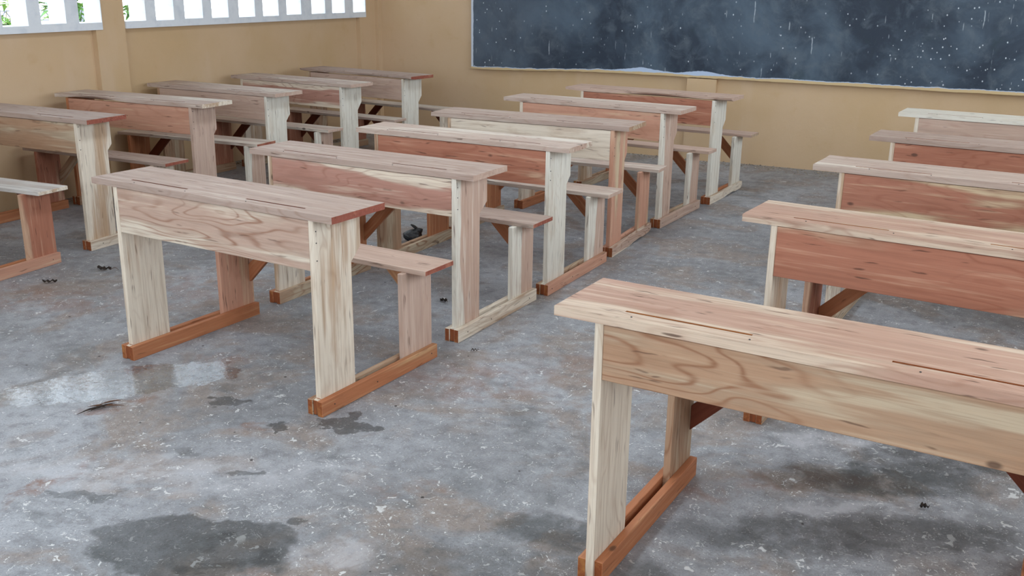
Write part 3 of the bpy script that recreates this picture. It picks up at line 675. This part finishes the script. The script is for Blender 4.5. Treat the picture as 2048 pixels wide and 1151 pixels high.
# ------------------------------------------------------------------ things lying on the floor
def mat_bag():
    n = N('black_plastic'); p = n.obj()
    n.bump(n.noise(p, 60, 4, .6, 1.0), .8, .004)
    return n.done((.012, .014, .018), .28, .6)
M_BAG = mat_bag()
root = empty('plastic_bag', (-3.155, 4.94, 0), .35); tag(root, 'knotted black plastic bag on the floor under the middle desks', 'bag')
bm = bmesh.new(); bmesh.ops.create_icosphere(bm, subdivisions=4, radius=1)
for v in bm.verts:
    c = v.co.copy(); k_ = 1 + .16*noise.noise(c*1.6) + .07*abs(noise.noise(c*5)) - .05*abs(noise.noise(Vector((math.atan2(c.y, c.z)*3, c.x, 0))))
    v.co = Vector((c.x*.060*k_, c.y*.042*k_, c.z*.043*k_ * (1 - .25*c.x*-1)))
mz = min(v.co.z for v in bm.verts)
for v in bm.verts: v.co.z = max(0, v.co.z - mz - .004)
bm_obj('bag_body', bm, M_BAG, root, True)
bm = bmesh.new(); bmesh.ops.create_icosphere(bm, subdivisions=3, radius=.02)
for v in bm.verts: v.co = Vector((v.co.x*1.2 + .035, v.co.y, v.co.z*.9 + .074)) + noise.noise_vector(v.co*90)*.003
bm_obj('knot', bm, M_BAG, root, True)
for ang, L_ in ((2.5, .06), (-.2, .035)):
    bm = bmesh.new(); d_ = Vector((math.cos(ang), 0, abs(math.sin(ang)) + .25)).normalized(); s_ = Vector((0, 1, 0))
    prev = None; b0 = Vector((.03, 0, .078))
    for i in range(9):
        t_ = i/8; wd = .013*math.sin(PI*min(1, .15 + t_*.85)) + .002; c = b0 + d_*L_*t_ + Vector((0, math.sin(t_*5)*.004, -t_*t_*.008))
        nn = d_.cross(s_)
        ring = [bm.verts.new(c + s_*wd*math.cos(q) + nn*(.004 + wd*.3)*math.sin(q)) for q in (0, 1.05, 2.1, 3.14, 4.19, 5.24)]
        if prev:
            for j in range(6): bm.faces.new([prev[j], prev[(j+1) % 6], ring[(j+1) % 6], ring[j]])
        else: bm.faces.new(ring[::-1])
        prev = ring
    bm.faces.new(prev); bm_obj('tied_handle', bm, M_BAG, root, True)

M_DRY = simple('dry_leaf_brown', srgb(52, 40, 34), .6, 80, .5); M_TWIG = simple('twig_bark', srgb(96, 66, 48), .8, 60, .4)
def leaf(x, y, L, W_, ang, seed, label, mat=None, stalk=True, name='dry_leaf', cat='leaf', group='dead leaves on the floor'):
    """curled dead leaf with a thin stalk"""
    r = random.Random(seed); root = empty(name, (x, y, 0), ang); tag(root, label, cat, group)
    bm = bmesh.new(); n_ = 14; rows_ = []
    for i in range(n_ + 1):
        t_ = i/n_; wd = W_*math.sin(PI*t_**.8)*(.8 + .3*r.random()); row = []
        for j in range(7):
            s_ = j/3 - 1
            z = .004 + abs(s_)*W_*.35*(.6 + .4*math.sin(t_*7 + seed)) + .008*math.sin(t_*9 + seed)**2 + r.uniform(0, .002)
            row.append(bm.verts.new((L*(t_ - .5), s_*wd*.5, z)))
        rows_.append(row)
    for i in range(n_):
        for j in range(6): bm.faces.new([rows_[i][j], rows_[i][j+1], rows_[i+1][j+1], rows_[i+1][j]])
    o = bm_obj('blade', bm, mat or M_DRY, root); md = o.modifiers.new('thick', 'SOLIDIFY'); md.thickness = .0012; md.offset = 1
    if stalk:
        bm = bmesh.new(); prev = None
        for i in range(8):
            t_ = i/7; c = Vector((L*.45 + L*.6*t_, .006*math.sin(t_*4), .006 + .01*math.sin(t_*PI)))
            ring = [bm.verts.new(c + Vector((0, math.cos(q)*.0015, math.sin(q)*.0015))) for q in (0, 1.57, 3.14, 4.71)]
            if prev:
                for j in range(4): bm.faces.new([prev[j], prev[(j+1) % 4], ring[(j+1) % 4], ring[j]])
            prev = ring
        bm_obj('stalk', bm, M_TWIG, root)
    return root
leaf(-4.29, 3.61, .075, .040, .45, 1, 'dark curled leaf with thin stalk left of the puddle-side desk')
leaf(-4.35, 3.31, .075, .025, .5, 2, 'thin dark leaf lying nearest the cut-off desk at the left', stalk=False)
leaf(-2.40, 4.03, .055, .030, -.35, 3, 'small black leaf beside the second middle desk leg', stalk=False)
leaf(-4.05, 4.22, .07, .022, .3, 4, 'dark leaf at the foot of the second window-side desk', stalk=False)
leaf(-.07, 2.99, .030, .022, .4, 5, 'tiny black scrap on the dark stain under the nearest desk', stalk=False)
leaf(-1.93, 3.50, .035, .010, .5, 6, 'thin dark sliver on the floor of the aisle', stalk=False)
# broken bark with splinters by the puddle
root = empty('bark_scrap', (-2.87, 2.335, 0), .95); tag(root, 'splintered brown bark scrap at the near edge of the puddle', 'bark')
for k_ in range(7):
    r = random.Random(k_); bm = bmesh.new(); prev = None; a0 = r.uniform(-.5, .5); L_ = r.uniform(.04, .11); o_ = Vector((r.uniform(-.05, .05), r.uniform(-.02, .02), .004))
    for i in range(7):
        t_ = i/6 - .5; c = o_ + Vector((math.cos(a0)*L_*t_, math.sin(a0)*L_*t_, .004*math.cos(t_*3) + .002*k_*.3)); rr = .0045*(1.1 - abs(t_)*1.8)
        ring = [bm.verts.new(c + Vector((-math.sin(a0)*math.cos(q)*rr, math.cos(a0)*math.cos(q)*rr, math.sin(q)*rr*.6))) for q in (0, 1.26, 2.5, 3.77, 5.03)]
        if prev:
            for j in range(5): bm.faces.new([prev[j], prev[(j+1) % 5], ring[(j+1) % 5], ring[j]])
        else: bm.faces.new(ring[::-1])
        prev = ring
    bm.faces.new(prev); bm_obj('splinter', bm, M_TWIG if k_ % 2 else M_DRY, root)
# crumbled mortar and dirt along the foot of the walls
r = random.Random(11); bm = bmesh.new()
def chip(x, y, s):
    vs = [bm.verts.new((x + math.cos(q)*s*r.uniform(.6, 1.2), y + math.sin(q)*s*r.uniform(.6, 1.2), 0)) for q in (0, 1.26, 2.5, 3.77, 5.03)]
    tp = bm.verts.new((x + r.uniform(-.3, .3)*s, y + r.uniform(-.3, .3)*s, s*r.uniform(.3, .9)))
    for i in range(5): bm.faces.new([vs[i], vs[(i+1) % 5], tp])
for i in range(1500):
    x = r.uniform(-5.85, 1.2); y = YB - min(.26, abs(r.gauss(0, .11))) - .012
    if -2.66 < x < -2.33: y -= .05
    chip(x, y, r.choice((.004, .006, .009, .014)))
for i in range(900): chip(XL + .052 + min(.05, abs(r.gauss(0, .03))), r.uniform(2.0, 8.4), r.choice((.004, .006, .010, .015)))
o = bm_obj('mortar_crumbs', bm, simple('mortar', srgb(150, 140, 128), .9, 40, .55)); tag(o, 'crumbs of mortar and dirt along the foot of the walls', 'rubble', kind='stuff')
